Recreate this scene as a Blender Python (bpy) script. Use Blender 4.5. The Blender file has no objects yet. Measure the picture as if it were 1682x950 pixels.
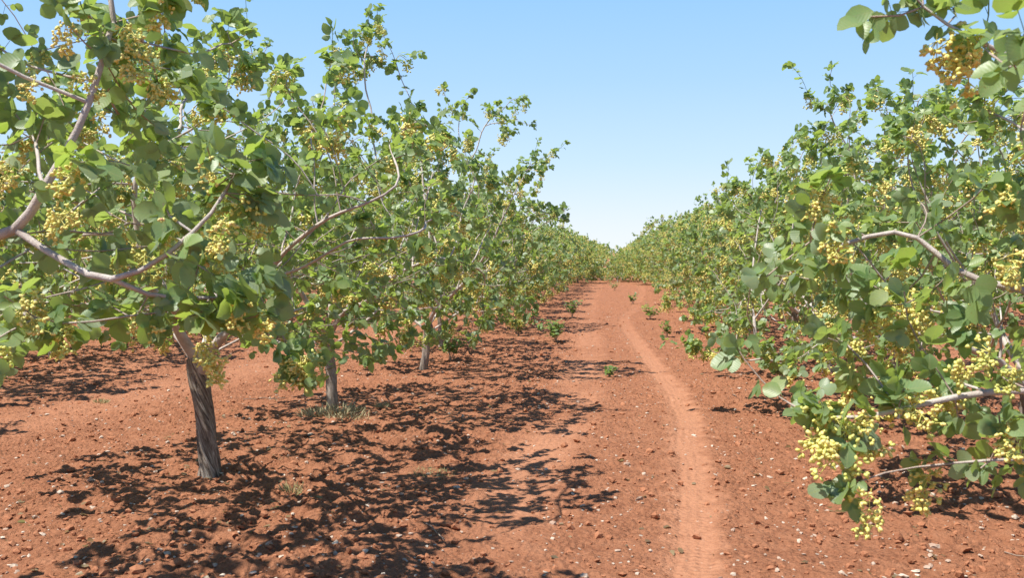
import bpy, math
import numpy as np
from mathutils import Vector, Matrix, Euler

SC = bpy.context.scene
COL = SC.collection
R = math.radians

# ---------------------------------------------------------------- camera, light, exposure
EYE = 1.6
F = 1635.0
cam_d = bpy.data.cameras.new("camera")
cam = bpy.data.objects.new("camera", cam_d)
COL.objects.link(cam)
cam_d.lens = 35.0
cam_d.sensor_width = 36.0
cam_d.clip_start = 0.05
cam_d.clip_end = 9000.0
YAW = math.atan((1010 - 841) / F)          # rows run along +Y; the camera looks a little left of them
PITCH = -math.atan((475 - 415) / F)
cam.location = (0, 0, EYE)
cam.rotation_euler = Euler((R(90) + PITCH, 0, YAW), 'XYZ')
SC.camera = cam
cam_d.dof.use_dof = True
cam_d.dof.focus_distance = 9.0
cam_d.dof.aperture_fstop = 9.0

SUN_EL = R(63.5)
SUN_AZ = (-0.80, -0.46)                      # where the sun stands, seen from above
w = bpy.data.worlds.new("World")
SC.world = w
w.use_nodes = True
nt = w.node_tree
sky = nt.nodes.new("ShaderNodeTexSky")
sky.sky_type = 'NISHITA'
sky.sun_disc = False
sky.sun_elevation = SUN_EL
sky.sun_rotation = math.atan2(SUN_AZ[0], SUN_AZ[1])
sky.air_density = 1.0
sky.dust_density = 0.3
sky.ozone_density = 3.0
sky.altitude = 300
bg = nt.nodes["Background"]
bg.inputs[1].default_value = 0.13
# pale summer haze low in the sky: the Nishita sky blended with a gradient by elevation
def _lin(c): return tuple((v / 255 / 12.92) if v / 255 < 0.04045 else ((v / 255 + 0.055) / 1.055) ** 2.4 for v in c)
_tc = nt.nodes.new("ShaderNodeTexCoord")
_sx = nt.nodes.new("ShaderNodeSeparateXYZ"); nt.links.new(_tc.outputs["Generated"], _sx.inputs[0])
_cr = nt.nodes.new("ShaderNodeValToRGB"); nt.links.new(_sx.outputs[2], _cr.inputs[0])
_stops = [(0.0, (232, 239, 249)), (0.03, (223, 234, 250)), (0.09, (198, 225, 251)), (0.17, (172, 212, 253)), (0.25, (152, 202, 253)), (0.42, (100, 155, 220)), (1.0, (45, 95, 170))]
while len(_cr.color_ramp.elements) < len(_stops): _cr.color_ramp.elements.new(0.5)
for _i, (_p, _c) in enumerate(_stops):
    _cr.color_ramp.elements[_i].position = _p; _cr.color_ramp.elements[_i].color = (*_lin(_c), 1)
_sc = nt.nodes.new("ShaderNodeVectorMath"); _sc.operation = 'SCALE'; _sc.inputs[3].default_value = 0.70 / 0.13
nt.links.new(_cr.outputs[0], _sc.inputs[0])
_mx = nt.nodes.new("ShaderNodeMix"); _mx.data_type = 'RGBA'; _mx.inputs[0].default_value = 0.90
nt.links.new(sky.outputs[0], _mx.inputs[6]); nt.links.new(_sc.outputs[0], _mx.inputs[7])
nt.links.new(_mx.outputs[2], bg.inputs[0])

sun_d = bpy.data.lights.new("sun", 'SUN')
sun_d.energy = 5.0
sun_d.angle = R(0.53)
sun_d.color = (1.0, 0.96, 0.90)
sun = bpy.data.objects.new("sun", sun_d)
COL.objects.link(sun)
_az = math.atan2(SUN_AZ[1], SUN_AZ[0])
_sv = Vector((math.cos(SUN_EL) * math.cos(_az), math.cos(SUN_EL) * math.sin(_az), math.sin(SUN_EL)))
sun.rotation_euler = _sv.to_track_quat('Z', 'Y').to_euler()

SC.view_settings.view_transform = 'Standard'
SC.view_settings.look = 'None'
SC.view_settings.gamma = 1.0
SC.view_settings.use_curve_mapping = False
SC.view_settings.exposure = 0.65
SC.render.engine = 'CYCLES'
SC.cycles.max_bounces = 6
SC.cycles.diffuse_bounces = 4
SC.cycles.glossy_bounces = 2
SC.cycles.transmission_bounces = 4
SC.cycles.transparent_max_bounces = 4
SC.cycles.caustics_reflective = False
SC.cycles.caustics_refractive = False

_CR = np.array(cam.rotation_euler.to_matrix())


def P(px, py, y):
    """World point that the photo shows at (px, py) when it stands y metres down the lane."""
    d = _CR @ np.array([(px - 841) / F, -(py - 475) / F, -1.0])
    return np.array([0, 0, EYE]) + d * (y / d[1])


# ---------------------------------------------------------------- helpers
def norm(a):
    return a / np.maximum(np.linalg.norm(a, axis=-1, keepdims=True), 1e-9)


def mesh_from(name, verts, tris=None, quads=None, smooth=True, vec=None, flt=None):
    verts = np.asarray(verts, dtype=np.float32).reshape(-1, 3)
    tris = np.zeros((0, 3), int) if tris is None or len(tris) == 0 else np.asarray(tris, int)
    quads = np.zeros((0, 4), int) if quads is None or len(quads) == 0 else np.asarray(quads, int)
    me = bpy.data.meshes.new(name)
    me.vertices.add(len(verts))
    me.vertices.foreach_set("co", verts.ravel())
    li = np.concatenate([tris.ravel(), quads.ravel()]).astype(np.int32)
    me.loops.add(len(li))
    me.loops.foreach_set("vertex_index", li)
    starts = np.concatenate([np.arange(len(tris)) * 3, len(tris) * 3 + np.arange(len(quads)) * 4]).astype(np.int32)
    me.polygons.add(len(starts))
    me.polygons.foreach_set("loop_start", starts)
    me.polygons.foreach_set("use_smooth", np.full(len(starts), smooth, dtype=bool))
    me.update(calc_edges=True)
    if vec is not None:
        for k, v in vec.items():
            a = me.attributes.new(k, 'FLOAT_VECTOR', 'POINT')
            a.data.foreach_set("vector", np.asarray(v, np.float32).ravel())
    if flt is not None:
        for k, v in flt.items():
            a = me.attributes.new(k, 'FLOAT', 'POINT')
            a.data.foreach_set("value", np.asarray(v, np.float32).ravel())
    return me


def obj(name, me, mat=None, parent=None):
    if mat is not None and len(me.materials) == 0:
        me.materials.append(mat)
    o = bpy.data.objects.new(name, me)
    COL.objects.link(o)
    if parent is not None:
        o.parent = parent
    return o


def empty(name, loc, rotz=0.0, scale=1.0):
    o = bpy.data.objects.new(name, None)
    COL.objects.link(o)
    o.empty_display_size = 0.2
    o.location = loc
    o.rotation_euler = (0, 0, rotz)
    o.scale = (scale, scale, scale)
    return o


def tag(o, label=None, cat=None, group=None, kind=None):
    if label: o['label'] = label
    if cat: o['category'] = cat
    if group: o['group'] = group
    if kind: o['kind'] = kind
    return o


def _hash(ix, iy, seed):
    n = (ix.astype(np.int64) * 374761393 + iy.astype(np.int64) * 668265263 + seed * 1442695041) & 0xFFFFFFFF
    n = ((n ^ (n >> 13)) * 1274126177) & 0xFFFFFFFF
    n = (n ^ (n >> 16)) & 0xFFFFFFFF
    return n.astype(np.float64) / 4294967295.0


def noise2(x, y, seed=0):
    """Gradient noise, about -0.7..0.7"""
    xi = np.floor(x); yi = np.floor(y)
    fx = x - xi; fy = y - yi
    u = fx * fx * fx * (fx * (fx * 6 - 15) + 10)
    v = fy * fy * fy * (fy * (fy * 6 - 15) + 10)
    def g(dx, dy):
        a = _hash(xi + dx, yi + dy, seed) * 2 * np.pi
        return np.cos(a) * (fx - dx) + np.sin(a) * (fy - dy)
    a = g(0, 0) * (1 - u) + g(1, 0) * u
    b = g(0, 1) * (1 - u) + g(1, 1) * u
    return a * (1 - v) + b * v


def cells2(x, y, seed=0):
    """Distance to the nearest scattered point: rounded lumps."""
    xi = np.floor(x); yi = np.floor(y)
    best = np.full(x.shape, 9.0)
    for dx in (-1, 0, 1):
        for dy in (-1, 0, 1):
            cx = xi + dx; cy = yi + dy
            qx = cx + _hash(cx, cy, seed); qy = cy + _hash(cx, cy, seed + 7)
            best = np.minimum(best, (qx - x) ** 2 + (qy - y) ** 2)
    return np.sqrt(best)


def sstep(a, b, x):
    t = np.clip((x - a) / (b - a), 0, 1)
    return t * t * (3 - 2 * t)


# ---------------------------------------------------------------- materials
def new_mat(name):
    m = bpy.data.materials.new(name)
    m.use_nodes = True
    m.node_tree.nodes.clear()
    return m, m.node_tree


class NB:
    """tiny node builder"""
    def __init__(self, nt): self.nt = nt
    def n(self, t, **kw):
        nd = self.nt.nodes.new(t)
        for k, v in kw.items(): setattr(nd, k, v)
        return nd
    def l(self, a, b): self.nt.links.new(a, b)
    def put(self, sock, v):
        if isinstance(v, bpy.types.NodeSocket): self.l(v, sock)
        else: sock.default_value = v
    def math(self, op, a, b=0.0, c=0.0, clamp=False):
        nd = self.n("ShaderNodeMath", operation=op, use_clamp=clamp)
        self.put(nd.inputs[0], a); self.put(nd.inputs[1], b); self.put(nd.inputs[2], c)
        return nd.outputs[0]
    def mix(self, f, a, b, blend='MIX'):
        nd = self.n("ShaderNodeMix", data_type='RGBA', blend_type=blend)
        self.put(nd.inputs[0], f)
        self.put(nd.inputs[6], a if isinstance(a, bpy.types.NodeSocket) else (*a, 1))
        self.put(nd.inputs[7], b if isinstance(b, bpy.types.NodeSocket) else (*b, 1))
        return nd.outputs[2]
    def noise(self, vec, scale, detail=4.0, rough=0.55, dist=0.0):
        nd = self.n("ShaderNodeTexNoise")
        if vec is not None: self.l(vec, nd.inputs["Vector"])
        nd.inputs["Scale"].default_value = scale
        nd.inputs["Detail"].default_value = detail
        nd.inputs["Roughness"].default_value = rough
        nd.inputs["Distortion"].default_value = dist
        return nd.outputs[0]
    def ramp(self, f, stops):
        nd = self.n("ShaderNodeValToRGB")
        e = nd.color_ramp.elements
        while len(e) < len(stops): e.new(0.5)
        for i, (p, c) in enumerate(stops):
            e[i].position = p; e[i].color = (*c, 1)
        self.l(f, nd.inputs[0])
        return nd.outputs[0]
    def maprange(self, v, a, b, c, d):
        nd = self.n("ShaderNodeMapRange")
        self.put(nd.inputs[0], v)
        for i, x in enumerate((a, b, c, d)): nd.inputs[i + 1].default_value = x
        return nd.outputs[0]
    def bump(self, h, strength, dist, normal=None):
        nd = self.n("ShaderNodeBump")
        nd.inputs["Strength"].default_value = strength
        nd.inputs["Distance"].default_value = dist
        self.l(h, nd.inputs["Height"])
        if normal is not None: self.l(normal, nd.inputs["Normal"])
        return nd.outputs[0]


def leaf_material(name, dark, mid, warm, trans, veins=True, under=(0.30, 0.37, 0.25)):
    m, nt = new_mat(name); b = NB(nt)
    at = b.n("ShaderNodeAttribute", attribute_name="luv")
    sp = b.n("ShaderNodeSeparateXYZ"); b.l(at.outputs["Vector"], sp.inputs[0])
    u = b.math('ABSOLUTE', sp.outputs[0]); t = sp.outputs[1]; var = sp.outputs[2]
    col = b.ramp(var, [(0.0, dark), (0.45, mid), (0.88, warm), (1.0, (0.22, 0.22, 0.05))])
    geo = b.n("ShaderNodeNewGeometry")
    tc = b.n("ShaderNodeTexCoord")
    blot = b.noise(tc.outputs["Object"], 22, 3)
    col = b.mix(b.maprange(blot, 0.35, 0.7, 0.0, 0.4), col, mid)
    col = b.mix(b.math('MULTIPLY', geo.outputs["Backfacing"], 0.55), col, under)
    spot = b.noise(tc.outputs["Object"], 75, 2)
    col = b.mix(b.math('MULTIPLY', b.maprange(spot, 0.66, 0.72, 0.0, 0.7), b.math('GREATER_THAN', var, 0.55)), col, (0.20, 0.13, 0.05))
    col = b.mix(b.maprange(b.noise(tc.outputs["Object"], 3.1, 3), 0.42, 0.7, 0.0, 0.30), col, (0.27, 0.31, 0.19))
    if veins:
        mid_rib = b.maprange(u, 0.03, 0.10, 1.0, 0.0)
        s = b.math('SINE', b.math('MULTIPLY', b.math('SUBTRACT', t, b.math('MULTIPLY', u, 0.30)), 44.0))
        side = b.math('MULTIPLY', b.maprange(s, 0.80, 1.0, 0.0, 1.0), 0.10)
        col = b.mix(b.math('MULTIPLY', b.math('MAXIMUM', mid_rib, side), 0.6), col, (0.30, 0.36, 0.16))
    pr = b.n("ShaderNodeBsdfPrincipled")
    b.l(col, pr.inputs["Base Color"])
    pr.inputs["Roughness"].default_value = 0.42
    pr.inputs["Specular IOR Level"].default_value = 0.55
    if veins:
        s2 = b.math('SINE', b.math('MULTIPLY', b.math('SUBTRACT', t, b.math('MULTIPLY', u, 0.30)), 44.0))
        b.l(b.bump(s2, 0.10, 0.001), pr.inputs["Normal"])
    tr = b.n("ShaderNodeBsdfTranslucent")
    b.l(b.mix(0.65, col, trans), tr.inputs["Color"])
    mx = b.n("ShaderNodeMixShader"); mx.inputs[0].default_value = 0.48
    b.l(pr.outputs[0], mx.inputs[1]); b.l(tr.outputs[0], mx.inputs[2])
    out = b.n("ShaderNodeOutputMaterial"); b.l(mx.outputs[0], out.inputs[0])
    return m


M_LEAF = leaf_material("pistachio_leaf", (0.075, 0.155, 0.045), (0.215, 0.330, 0.130), (0.330, 0.410, 0.130), (0.48, 0.64, 0.05))
M_LEAF_FAR = leaf_material("pistachio_leaf_plain", (0.075, 0.155, 0.045), (0.215, 0.330, 0.130), (0.330, 0.410, 0.130), (0.48, 0.64, 0.05), veins=False)
M_WEED = leaf_material("weed_leaf", (0.065, 0.140, 0.040), (0.150, 0.260, 0.085), (0.29, 0.37, 0.10), (0.36, 0.50, 0.05), veins=False)


def nut_material():
    m, nt = new_mat("pistachio_nut"); b = NB(nt)
    at = b.n("ShaderNodeAttribute", attribute_name="nvar")
    col = b.ramp(at.outputs["Fac"], [(0.0, (0.52, 0.54, 0.11)), (0.4, (0.74, 0.65, 0.16)), (0.8, (0.82, 0.62, 0.22)), (0.96, (0.78, 0.52, 0.24)), (1.0, (0.50, 0.20, 0.12))])
    tc = b.n("ShaderNodeTexCoord")
    sp = b.noise(tc.outputs["Object"], 220, 2)
    col = b.mix(b.maprange(sp, 0.45, 0.75, 0.0, 0.5), col, (0.70, 0.60, 0.30))
    pr = b.n("ShaderNodeBsdfPrincipled"); b.l(col, pr.inputs["Base Color"])
    pr.inputs["Roughness"].default_value = 0.5
    pr.inputs["Subsurface Weight"].default_value = 0.0
    out = b.n("ShaderNodeOutputMaterial"); b.l(pr.outputs[0], out.inputs[0])
    return m


M_NUT = nut_material()


def bark_material():
    m, nt = new_mat("pistachio_bark"); b = NB(nt)
    tc = b.n("ShaderNodeTexCoord")
    at = b.n("ShaderNodeAttribute", attribute_name="girth")     # radius in metres
    spi = b.n("ShaderNodeAttribute", attribute_name="spiral")   # grain direction: winds up the trunk
    streak = b.noise(spi.outputs["Vector"], 34, 7, 0.72, 0.9)
    fine = b.noise(tc.outputs["Object"], 190, 4, 0.7)
    patch = b.noise(tc.outputs["Object"], 9, 4, 0.6)
    young = b.ramp(patch, [(0.3, (0.40, 0.33, 0.28)), (0.55, (0.55, 0.48, 0.42)), (0.75, (0.66, 0.60, 0.53))])
    old = b.ramp(streak, [(0.36, (0.060, 0.042, 0.032)), (0.50, (0.22, 0.17, 0.13)), (0.64, (0.47, 0.41, 0.34))])
    twig = b.mix(b.maprange(at.outputs["Fac"], 0.0015, 0.005, 1.0, 0.0), young, (0.36, 0.25, 0.17))
    col = b.mix(b.maprange(at.outputs["Fac"], 0.030, 0.062, 0.0, 1.0), twig, old)
    col = b.mix(b.maprange(fine, 0.5, 0.8, 0.0, 0.35), col, (0.16, 0.12, 0.09))
    pr = b.n("ShaderNodeBsdfPrincipled"); b.l(col, pr.inputs["Base Color"])
    pr.inputs["Roughness"].default_value = 0.85
    pr.inputs["Specular IOR Level"].default_value = 0.25
    h = b.math('ADD', b.math('MULTIPLY', streak, 1.0), b.math('MULTIPLY', fine, 0.35))
    b.l(b.bump(h, 0.8, 0.012), pr.inputs["Normal"])
    out = b.n("ShaderNodeOutputMaterial"); b.l(pr.outputs[0], out.inputs[0])
    return m


M_BARK = bark_material()


def soil_color(b, pos, fine_scale=38):
    big = b.noise(pos, 0.9, 4, 0.6)
    med = b.noise(pos, 7.0, 5, 0.65)
    fin = b.noise(pos, fine_scale, 5, 0.75)
    c = b.ramp(med, [(0.28, (0.205, 0.078, 0.039)), (0.50, (0.330, 0.134, 0.067)), (0.74, (0.430, 0.195, 0.106))])
    c = b.mix(b.maprange(fin, 0.38, 0.72, 0.0, 0.7), c, (0.445, 0.200, 0.108))
    c = b.mix(b.maprange(fin, 0.42, 0.30, 0.0, 0.75), c, (0.170, 0.060, 0.032))
    c = b.mix(b.maprange(big, 0.45, 0.70, 0.0, 0.40), c, (0.400, 0.176, 0.094))
    return c, fin, med


def soil_material():
    m, nt = new_mat("red_soil"); b = NB(nt)
    geo = b.n("ShaderNodeNewGeometry")
    pos = geo.outputs["Position"]
    c, fin, med = soil_color(b, pos)
    at = b.n("ShaderNodeAttribute", attribute_name="lane")       # x: wheel-packed dust, y: offset across the rut, z: metres along it
    sp = b.n("ShaderNodeSeparateXYZ"); b.l(at.outputs["Vector"], sp.inputs[0])
    pack = sp.outputs[0]
    dust = b.mix(b.maprange(fin, 0.35, 0.7, 0.0, 1.0), (0.400, 0.185, 0.102), (0.470, 0.238, 0.138))
    c = b.mix(b.math('MULTIPLY', pack, 0.85, clamp=True), c, dust)
    # tiny pale chips of limestone in the soil
    vo = b.n("ShaderNodeTexVoronoi"); b.l(pos, vo.inputs["Vector"]); vo.inputs["Scale"].default_value = 26
    vc = b.n("ShaderNodeSeparateColor"); b.l(vo.outputs["Color"], vc.inputs[0])
    chip = b.math('MULTIPLY', b.math('LESS_THAN', vo.outputs["Distance"], b.math('MULTIPLY', vc.outputs[1], 0.30)), b.math('GREATER_THAN', vc.outputs[0], 0.90))
    chip = b.math('MULTIPLY', chip, b.math('SUBTRACT', 1.0, b.math('MULTIPLY', pack, 0.8)))
    c = b.mix(chip, c, b.mix(vc.outputs[2], (0.50, 0.33, 0.22), (0.62, 0.52, 0.42)))
    pr = b.n("ShaderNodeBsdfPrincipled"); b.l(c, pr.inputs["Base Color"])
    pr.inputs["Roughness"].default_value = 0.95
    pr.inputs["Specular IOR Level"].default_value = 0.12
    grain = b.noise(pos, 120, 3, 0.7)
    lump = b.n("ShaderNodeTexVoronoi"); b.l(pos, lump.inputs["Vector"]); lump.inputs["Scale"].default_value = 30
    h = b.math('ADD', b.math('MULTIPLY', fin, 1.0), b.math('MULTIPLY', grain, 0.35))
    h = b.math('ADD', h, b.math('MULTIPLY', lump.outputs["Distance"], -0.9))
    rough_h = b.math('MULTIPLY', h, b.math('SUBTRACT', 1.0, b.math('MULTIPLY', pack, 0.80)))
    # tyre tread: cross bars broken by two grooves
    bars = b.math('SINE', b.math('MULTIPLY', b.math('ADD', sp.outputs[2], b.math('MULTIPLY', b.math('ABSOLUTE', sp.outputs[1]), 0.35)), 6.2832 / 0.055))
    groove = b.math('SINE', b.math('MULTIPLY', sp.outputs[1], 6.2832 / 0.062))
    tread = b.math('ADD', b.math('MULTIPLY', bars, 0.6), b.math('MULTIPLY', groove, 0.5))
    wear = b.maprange(b.noise(pos, 2.2, 3), 0.40, 0.60, 0.25, 1.3)
    tread = b.math('MULTIPLY', b.math('MULTIPLY', tread, b.maprange(pack, 0.35, 0.72, 0.0, 0.15)), wear)
    hh = b.math('ADD', rough_h, tread)
    b.l(b.bump(hh, 1.0, 0.026), pr.inputs["Normal"])
    out = b.n("ShaderNodeOutputMaterial"); b.l(pr.outputs[0], out.inputs[0])
    return m


M_SOIL = soil_material()


def clod_material():
    m, nt = new_mat("soil_clod"); b = NB(nt)
    geo = b.n("ShaderNodeNewGeometry")
    c, fin, med = soil_color(b, geo.outputs["Position"], 60)
    pr = b.n("ShaderNodeBsdfPrincipled"); b.l(c, pr.inputs["Base Color"])
    pr.inputs["Roughness"].default_value = 0.95
    pr.inputs["Specular IOR Level"].default_value = 0.1
    b.l(b.bump(fin, 0.7, 0.01), pr.inputs["Normal"])
    out = b.n("ShaderNodeOutputMaterial"); b.l(pr.outputs[0], out.inputs[0])
    return m


def stone_material():
    m, nt = new_mat("limestone"); b = NB(nt)
    geo = b.n("ShaderNodeNewGeometry")
    n1 = b.noise(geo.outputs["Position"], 3.7, 2)
    n2 = b.noise(geo.outputs["Position"], 60, 4, 0.7)
    c = b.ramp(n1, [(0.35, (0.36, 0.24, 0.17)), (0.5, (0.48, 0.38, 0.29)), (0.65, (0.60, 0.51, 0.40))])
    c = b.mix(b.maprange(n2, 0.45, 0.7, 0.0, 0.7), c, (0.38, 0.22, 0.14))
    pr = b.n("ShaderNodeBsdfPrincipled"); b.l(c, pr.inputs["Base Color"])
    pr.inputs["Roughness"].default_value = 0.85
    b.l(b.bump(n2, 0.5, 0.006), pr.inputs["Normal"])
    out = b.n("ShaderNodeOutputMaterial"); b.l(pr.outputs[0], out.inputs[0])
    return m


def plain_material(name, col, rough=0.8):
    m, nt = new_mat(name); b = NB(nt)
    tc = b.n("ShaderNodeTexCoord")
    n1 = b.noise(tc.outputs["Object"], 40, 4, 0.7)
    c = b.mix(n1, tuple(x * 0.7 for x in col), tuple(min(1, x * 1.3) for x in col))
    pr = b.n("ShaderNodeBsdfPrincipled"); b.l(c, pr.inputs["Base Color"])
    pr.inputs["Roughness"].default_value = rough
    out = b.n("ShaderNodeOutputMaterial"); b.l(pr.outputs[0], out.inputs[0])
    return m


M_CLOD = clod_material()
M_STONE = stone_material()
M_DRY = plain_material("dry_straw", (0.42, 0.36, 0.20))
M_GRASS = plain_material("grey_green_grass", (0.36, 0.33, 0.15))
M_TWIG = plain_material("dead_wood", (0.25, 0.18, 0.13))

# ---------------------------------------------------------------- ground
RUT_MAIN = np.array([[-30, 0.3], [0, 0.1], [3.0, 0.22], [4.9, 0.38], [6.8, 0.53], [9.2, 0.66], [11.6, 0.66], [14.2, 0.58],
                     [17, 0.43], [20, 0.26], [23, 0.16], [25.5, 0.24], [28, 0.45], [32, 0.72], [38, 1.0], [47, 1.2], [60, 1.2], [100, 0.8], [400, 0.8]])
RUT_LEFT = np.array([[-30, -0.9], [0, -0.85], [4.9, -0.80], [6.3, -0.70], [9, -0.50], [11.6, -0.38], [18, -0.50], [24, -0.75], [34, -0.85], [60, -0.9], [400, -0.9]])
RUT_SIDE_A = np.array([[-30, -6.0], [5, -5.8], [9, -5.65], [12, -5.2], [15, -4.75], [20, -4.7], [60, -4.9], [400, -4.9]])
RUT_SIDE_B = np.array([[-30, -6.9], [9, -6.9], [20, -6.5], [60, -6.5], [400, -6.5]])
RUT_RIGHT = np.array([[-30, 5.2], [20, 5.1], [400, 5.2]])


def _smooth(pts):
    yy = np.concatenate([np.arange(-30, 80, 0.25), [90, 100, 400]])
    xx = np.interp(yy, pts[:, 0], pts[:, 1])
    k = np.hanning(13); k /= k.sum()
    xs = np.convolve(np.pad(xx, 6, mode='edge'), k, mode='valid')
    return np.stack([yy, xs], 1)


RUT_MAIN, RUT_LEFT, RUT_SIDE_A = _smooth(RUT_MAIN), _smooth(RUT_LEFT), _smooth(RUT_SIDE_A)


def lanes(X, Y):
    """How wheel-packed the soil is (0..1), offset across the nearest rut, and rut depth."""
    pack = np.zeros_like(X); off = np.zeros_like(X); dep = np.zeros_like(X)
    wob = noise2(Y * 0.9, X * 0.0 + 3.3, 5) * 0.04
    for pts, wdt, s, d in ((RUT_MAIN, 0.125, 0.74, 0.016), (RUT_LEFT, 0.22, 0.66, 0.012), (RUT_SIDE_A, 0.45, 0.38, 0.02), (RUT_SIDE_B, 0.3, 0.3, 0.015), (RUT_RIGHT, 0.4, 0.35, 0.015)):
        cx = np.interp(Y, pts[:, 0], pts[:, 1]) + wob
        o = X - cx
        a = np.abs(o) + noise2(X * 5, Y * 5, 11) * 0.12 + noise2(X * 17, Y * 17, 12) * 0.06
        k = (1 - sstep(wdt * 0.40, wdt * 1.95, a)) * s * (1 - 0.72 * sstep(12, 27, Y))
        if pts is RUT_LEFT:
            k = k * sstep(-0.35, 0.15, noise2(X * 0.7, Y * 0.45, 21) + 0.12)
        off = np.where(k > pack, o, off)
        pack = np.maximum(pack, k)
        dep += -d * (1 - sstep(wdt * 0.6, wdt * 1.2, np.abs(o))) * s + d * 0.35 * np.exp(-((np.abs(o) - wdt * 1.45) / 0.06) ** 2) * s
    return pack, off, dep


def ground_z(X, Y, detail=True):
    pack, off, dep = lanes(X, Y)
    near = 1 / (1 + np.maximum(0, np.abs(Y) - 25) / 25)
    z = noise2(X * 0.16, Y * 0.16, 1) * 0.10 * near + noise2(X * 0.55, Y * 0.5, 2) * 0.05 * near
    # cultivated soil: rounded clods with hollows between them
    till = (1 - pack)
    lane_mid = np.exp(-((X - 0.1) / 1.1) ** 2)
    amp = till * (1.0 - 0.50 * lane_mid) * (0.65 + 0.8 * noise2(X * 0.8, Y * 0.8, 9))
    wx = X + noise2(X * 3, Y * 3, 31) * 0.12; wy = Y + noise2(X * 3, Y * 3, 32) * 0.12
    if detail:
        z = z + amp * (noise2(wx * 2.6, wy * 2.6, 3) * 0.055)
        z = z + amp * (0.5 - cells2(wx * 7.5, wy * 7.5, 4)) * 0.062
        z = z + amp * (0.5 - cells2(wx * 19, wy * 19, 5)) * 0.038
        z = z + amp * noise2(X * 34, Y * 34, 6) * 0.016
    return z + dep, pack, off


def build_ground():
    ys = [-60, -40, -26, -16, -10, -6, -3, -1]
    y = 0.0
    while y < 4.0: ys.append(y); y += 0.06
    while y < 5000:
        ys.append(y)
        y += max(0.016, (y - 3.2) * 0.0040) if y < 40 else y * 0.02
    ys = np.array(ys + [5200.0, 9000.0])
    u = np.linspace(-1, 1, 901)
    W = 15 + 0.75 * np.maximum(0, ys - 12) + np.maximum(0, -ys) * 0.6
    X = W[:, None] * (0.34 * u + 0.66 * u ** 3)[None, :]
    Y = np.repeat(ys[:, None], len(u), 1)
    Z, pack, off = ground_z(X, Y)
    fade = 1 / (1 + (np.maximum(0, Y - 60) / 60))
    Z = Z * fade
    nr, nc = X.shape
    V = np.stack([X, Y, Z], -1).reshape(-1, 3)
    i = (np.arange(nr - 1)[:, None] * nc + np.arange(nc - 1)[None, :]).ravel()
    Q = np.stack([i, i + 1, i + nc + 1, i + nc], 1)
    me = mesh_from("ground", V, quads=Q, vec={"lane": np.stack([pack, off, Y], -1).reshape(-1, 3)})
    o = obj("ground", me, M_SOIL)
    tag(o, kind='structure', label="red tilled soil of the orchard with a packed tyre rut down the lane", cat="ground")
    return o


build_ground()


def gz(x, y):
    z, _, _ = ground_z(np.array([float(x)]), np.array([float(y)]))
    return float(z[0])


# ---------------------------------------------------------------- tree skeletons
def colonise(base_nodes, base_parent, first_active, attract, rng, step=0.10, kill=0.17, jitter=0.22, iters=90, tropism=(0, 0, 0.0)):
    """Space colonisation: grow the skeleton towards the attraction points."""
    N = [np.array(p, float) for p in base_nodes]
    par = list(base_parent)
    A = attract.copy()
    nodes = np.array(N)
    act = nodes[first_active:]
    d = np.linalg.norm(A[:, None, :] - act[None], axis=2)
    near = d.argmin(1) + first_active
    nd = d.min(1)
    trop = np.array(tropism)
    kids = {}
    for it in range(iters):
        keep = nd > kill
        A = A[keep]; near = near[keep]; nd = nd[keep]
        if len(A) == 0: break
        nodes = np.array(N)
        dirs = (A - nodes[near]) / nd[:, None]
        uniq, inv = np.unique(near, return_inverse=True)
        acc = np.zeros((len(uniq), 3)); np.add.at(acc, inv, dirs)
        acc = norm(acc) + rng.normal(0, jitter, acc.shape) + trop
        acc = norm(acc)
        new = []
        for k, p in enumerate(uniq):
            q = nodes[p] + acc[k] * step
            cs = kids.setdefault(int(p), [])
            if any(np.dot(c - q, c - q) < (0.35 * step) ** 2 for c in cs) or len(cs) >= 3:
                continue
            cs.append(q)
            N.append(q); par.append(int(p)); new.append(len(N) - 1)
        if not new:
            jitter += 0.1
            if jitter > 0.8: break
            continue
        nn = np.array([N[i] for i in new])
        d2 = np.linalg.norm(A[:, None, :] - nn[None], axis=2)
        m = d2.argmin(1); md = d2.min(1)
        better = md < nd
        near = np.where(better, np.array(new)[m], near)
        nd = np.where(better, md, nd)
    return np.array(N), np.array(par)


def lumpy_points(n, c, r, rng, shell=0.5, clear=None, power=2.0):
    """Points in a lumpy super-ellipsoid, denser towards its skin."""
    out = []
    seeds = norm(rng.normal(size=(9, 3))); amp = rng.uniform(-0.20, 0.20, 9)
    tot = 0
    while tot < n:
        q = rng.uniform(-1.15, 1.15, (n * 3, 3))
        rho = (np.abs(q) ** power).sum(1) ** (1 / power)
        dirn = norm(q)
        lim = 1 + (np.exp(-((1 - dirn @ seeds.T) / 0.25) ** 2) * amp).sum(1)
        rr = rho / lim
        ok = (rr < 1) & (rng.random(len(q)) < np.clip(0.12 + (rr / shell) ** 3, 0, 1))
        p = q[ok] * r + c
        if clear is not None:
            h = np.hypot(p[:, 0] - clear[0], p[:, 1] - clear[1])
            p = p[~((h < clear[2]) & (p[:, 2] < clear[3])) & (p[:, 2] > clear[3] - 0.55 + np.clip(1.3 - h, 0, 1) * 0.3)]
        out.append(p); tot += len(p)
    return np.concatenate(out)[:n]


def polyline(pts, step=0.10):
    pts = np.array(pts, float)
    res = []
    for a, b_ in zip(pts[:-1], pts[1:]):
        k = max(1, int(round(np.linalg.norm(b_ - a) / step)))
        for i in range(1, k + 1): res.append(a + (b_ - a) * i / k)
    return res


class Skel: pass


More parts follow.
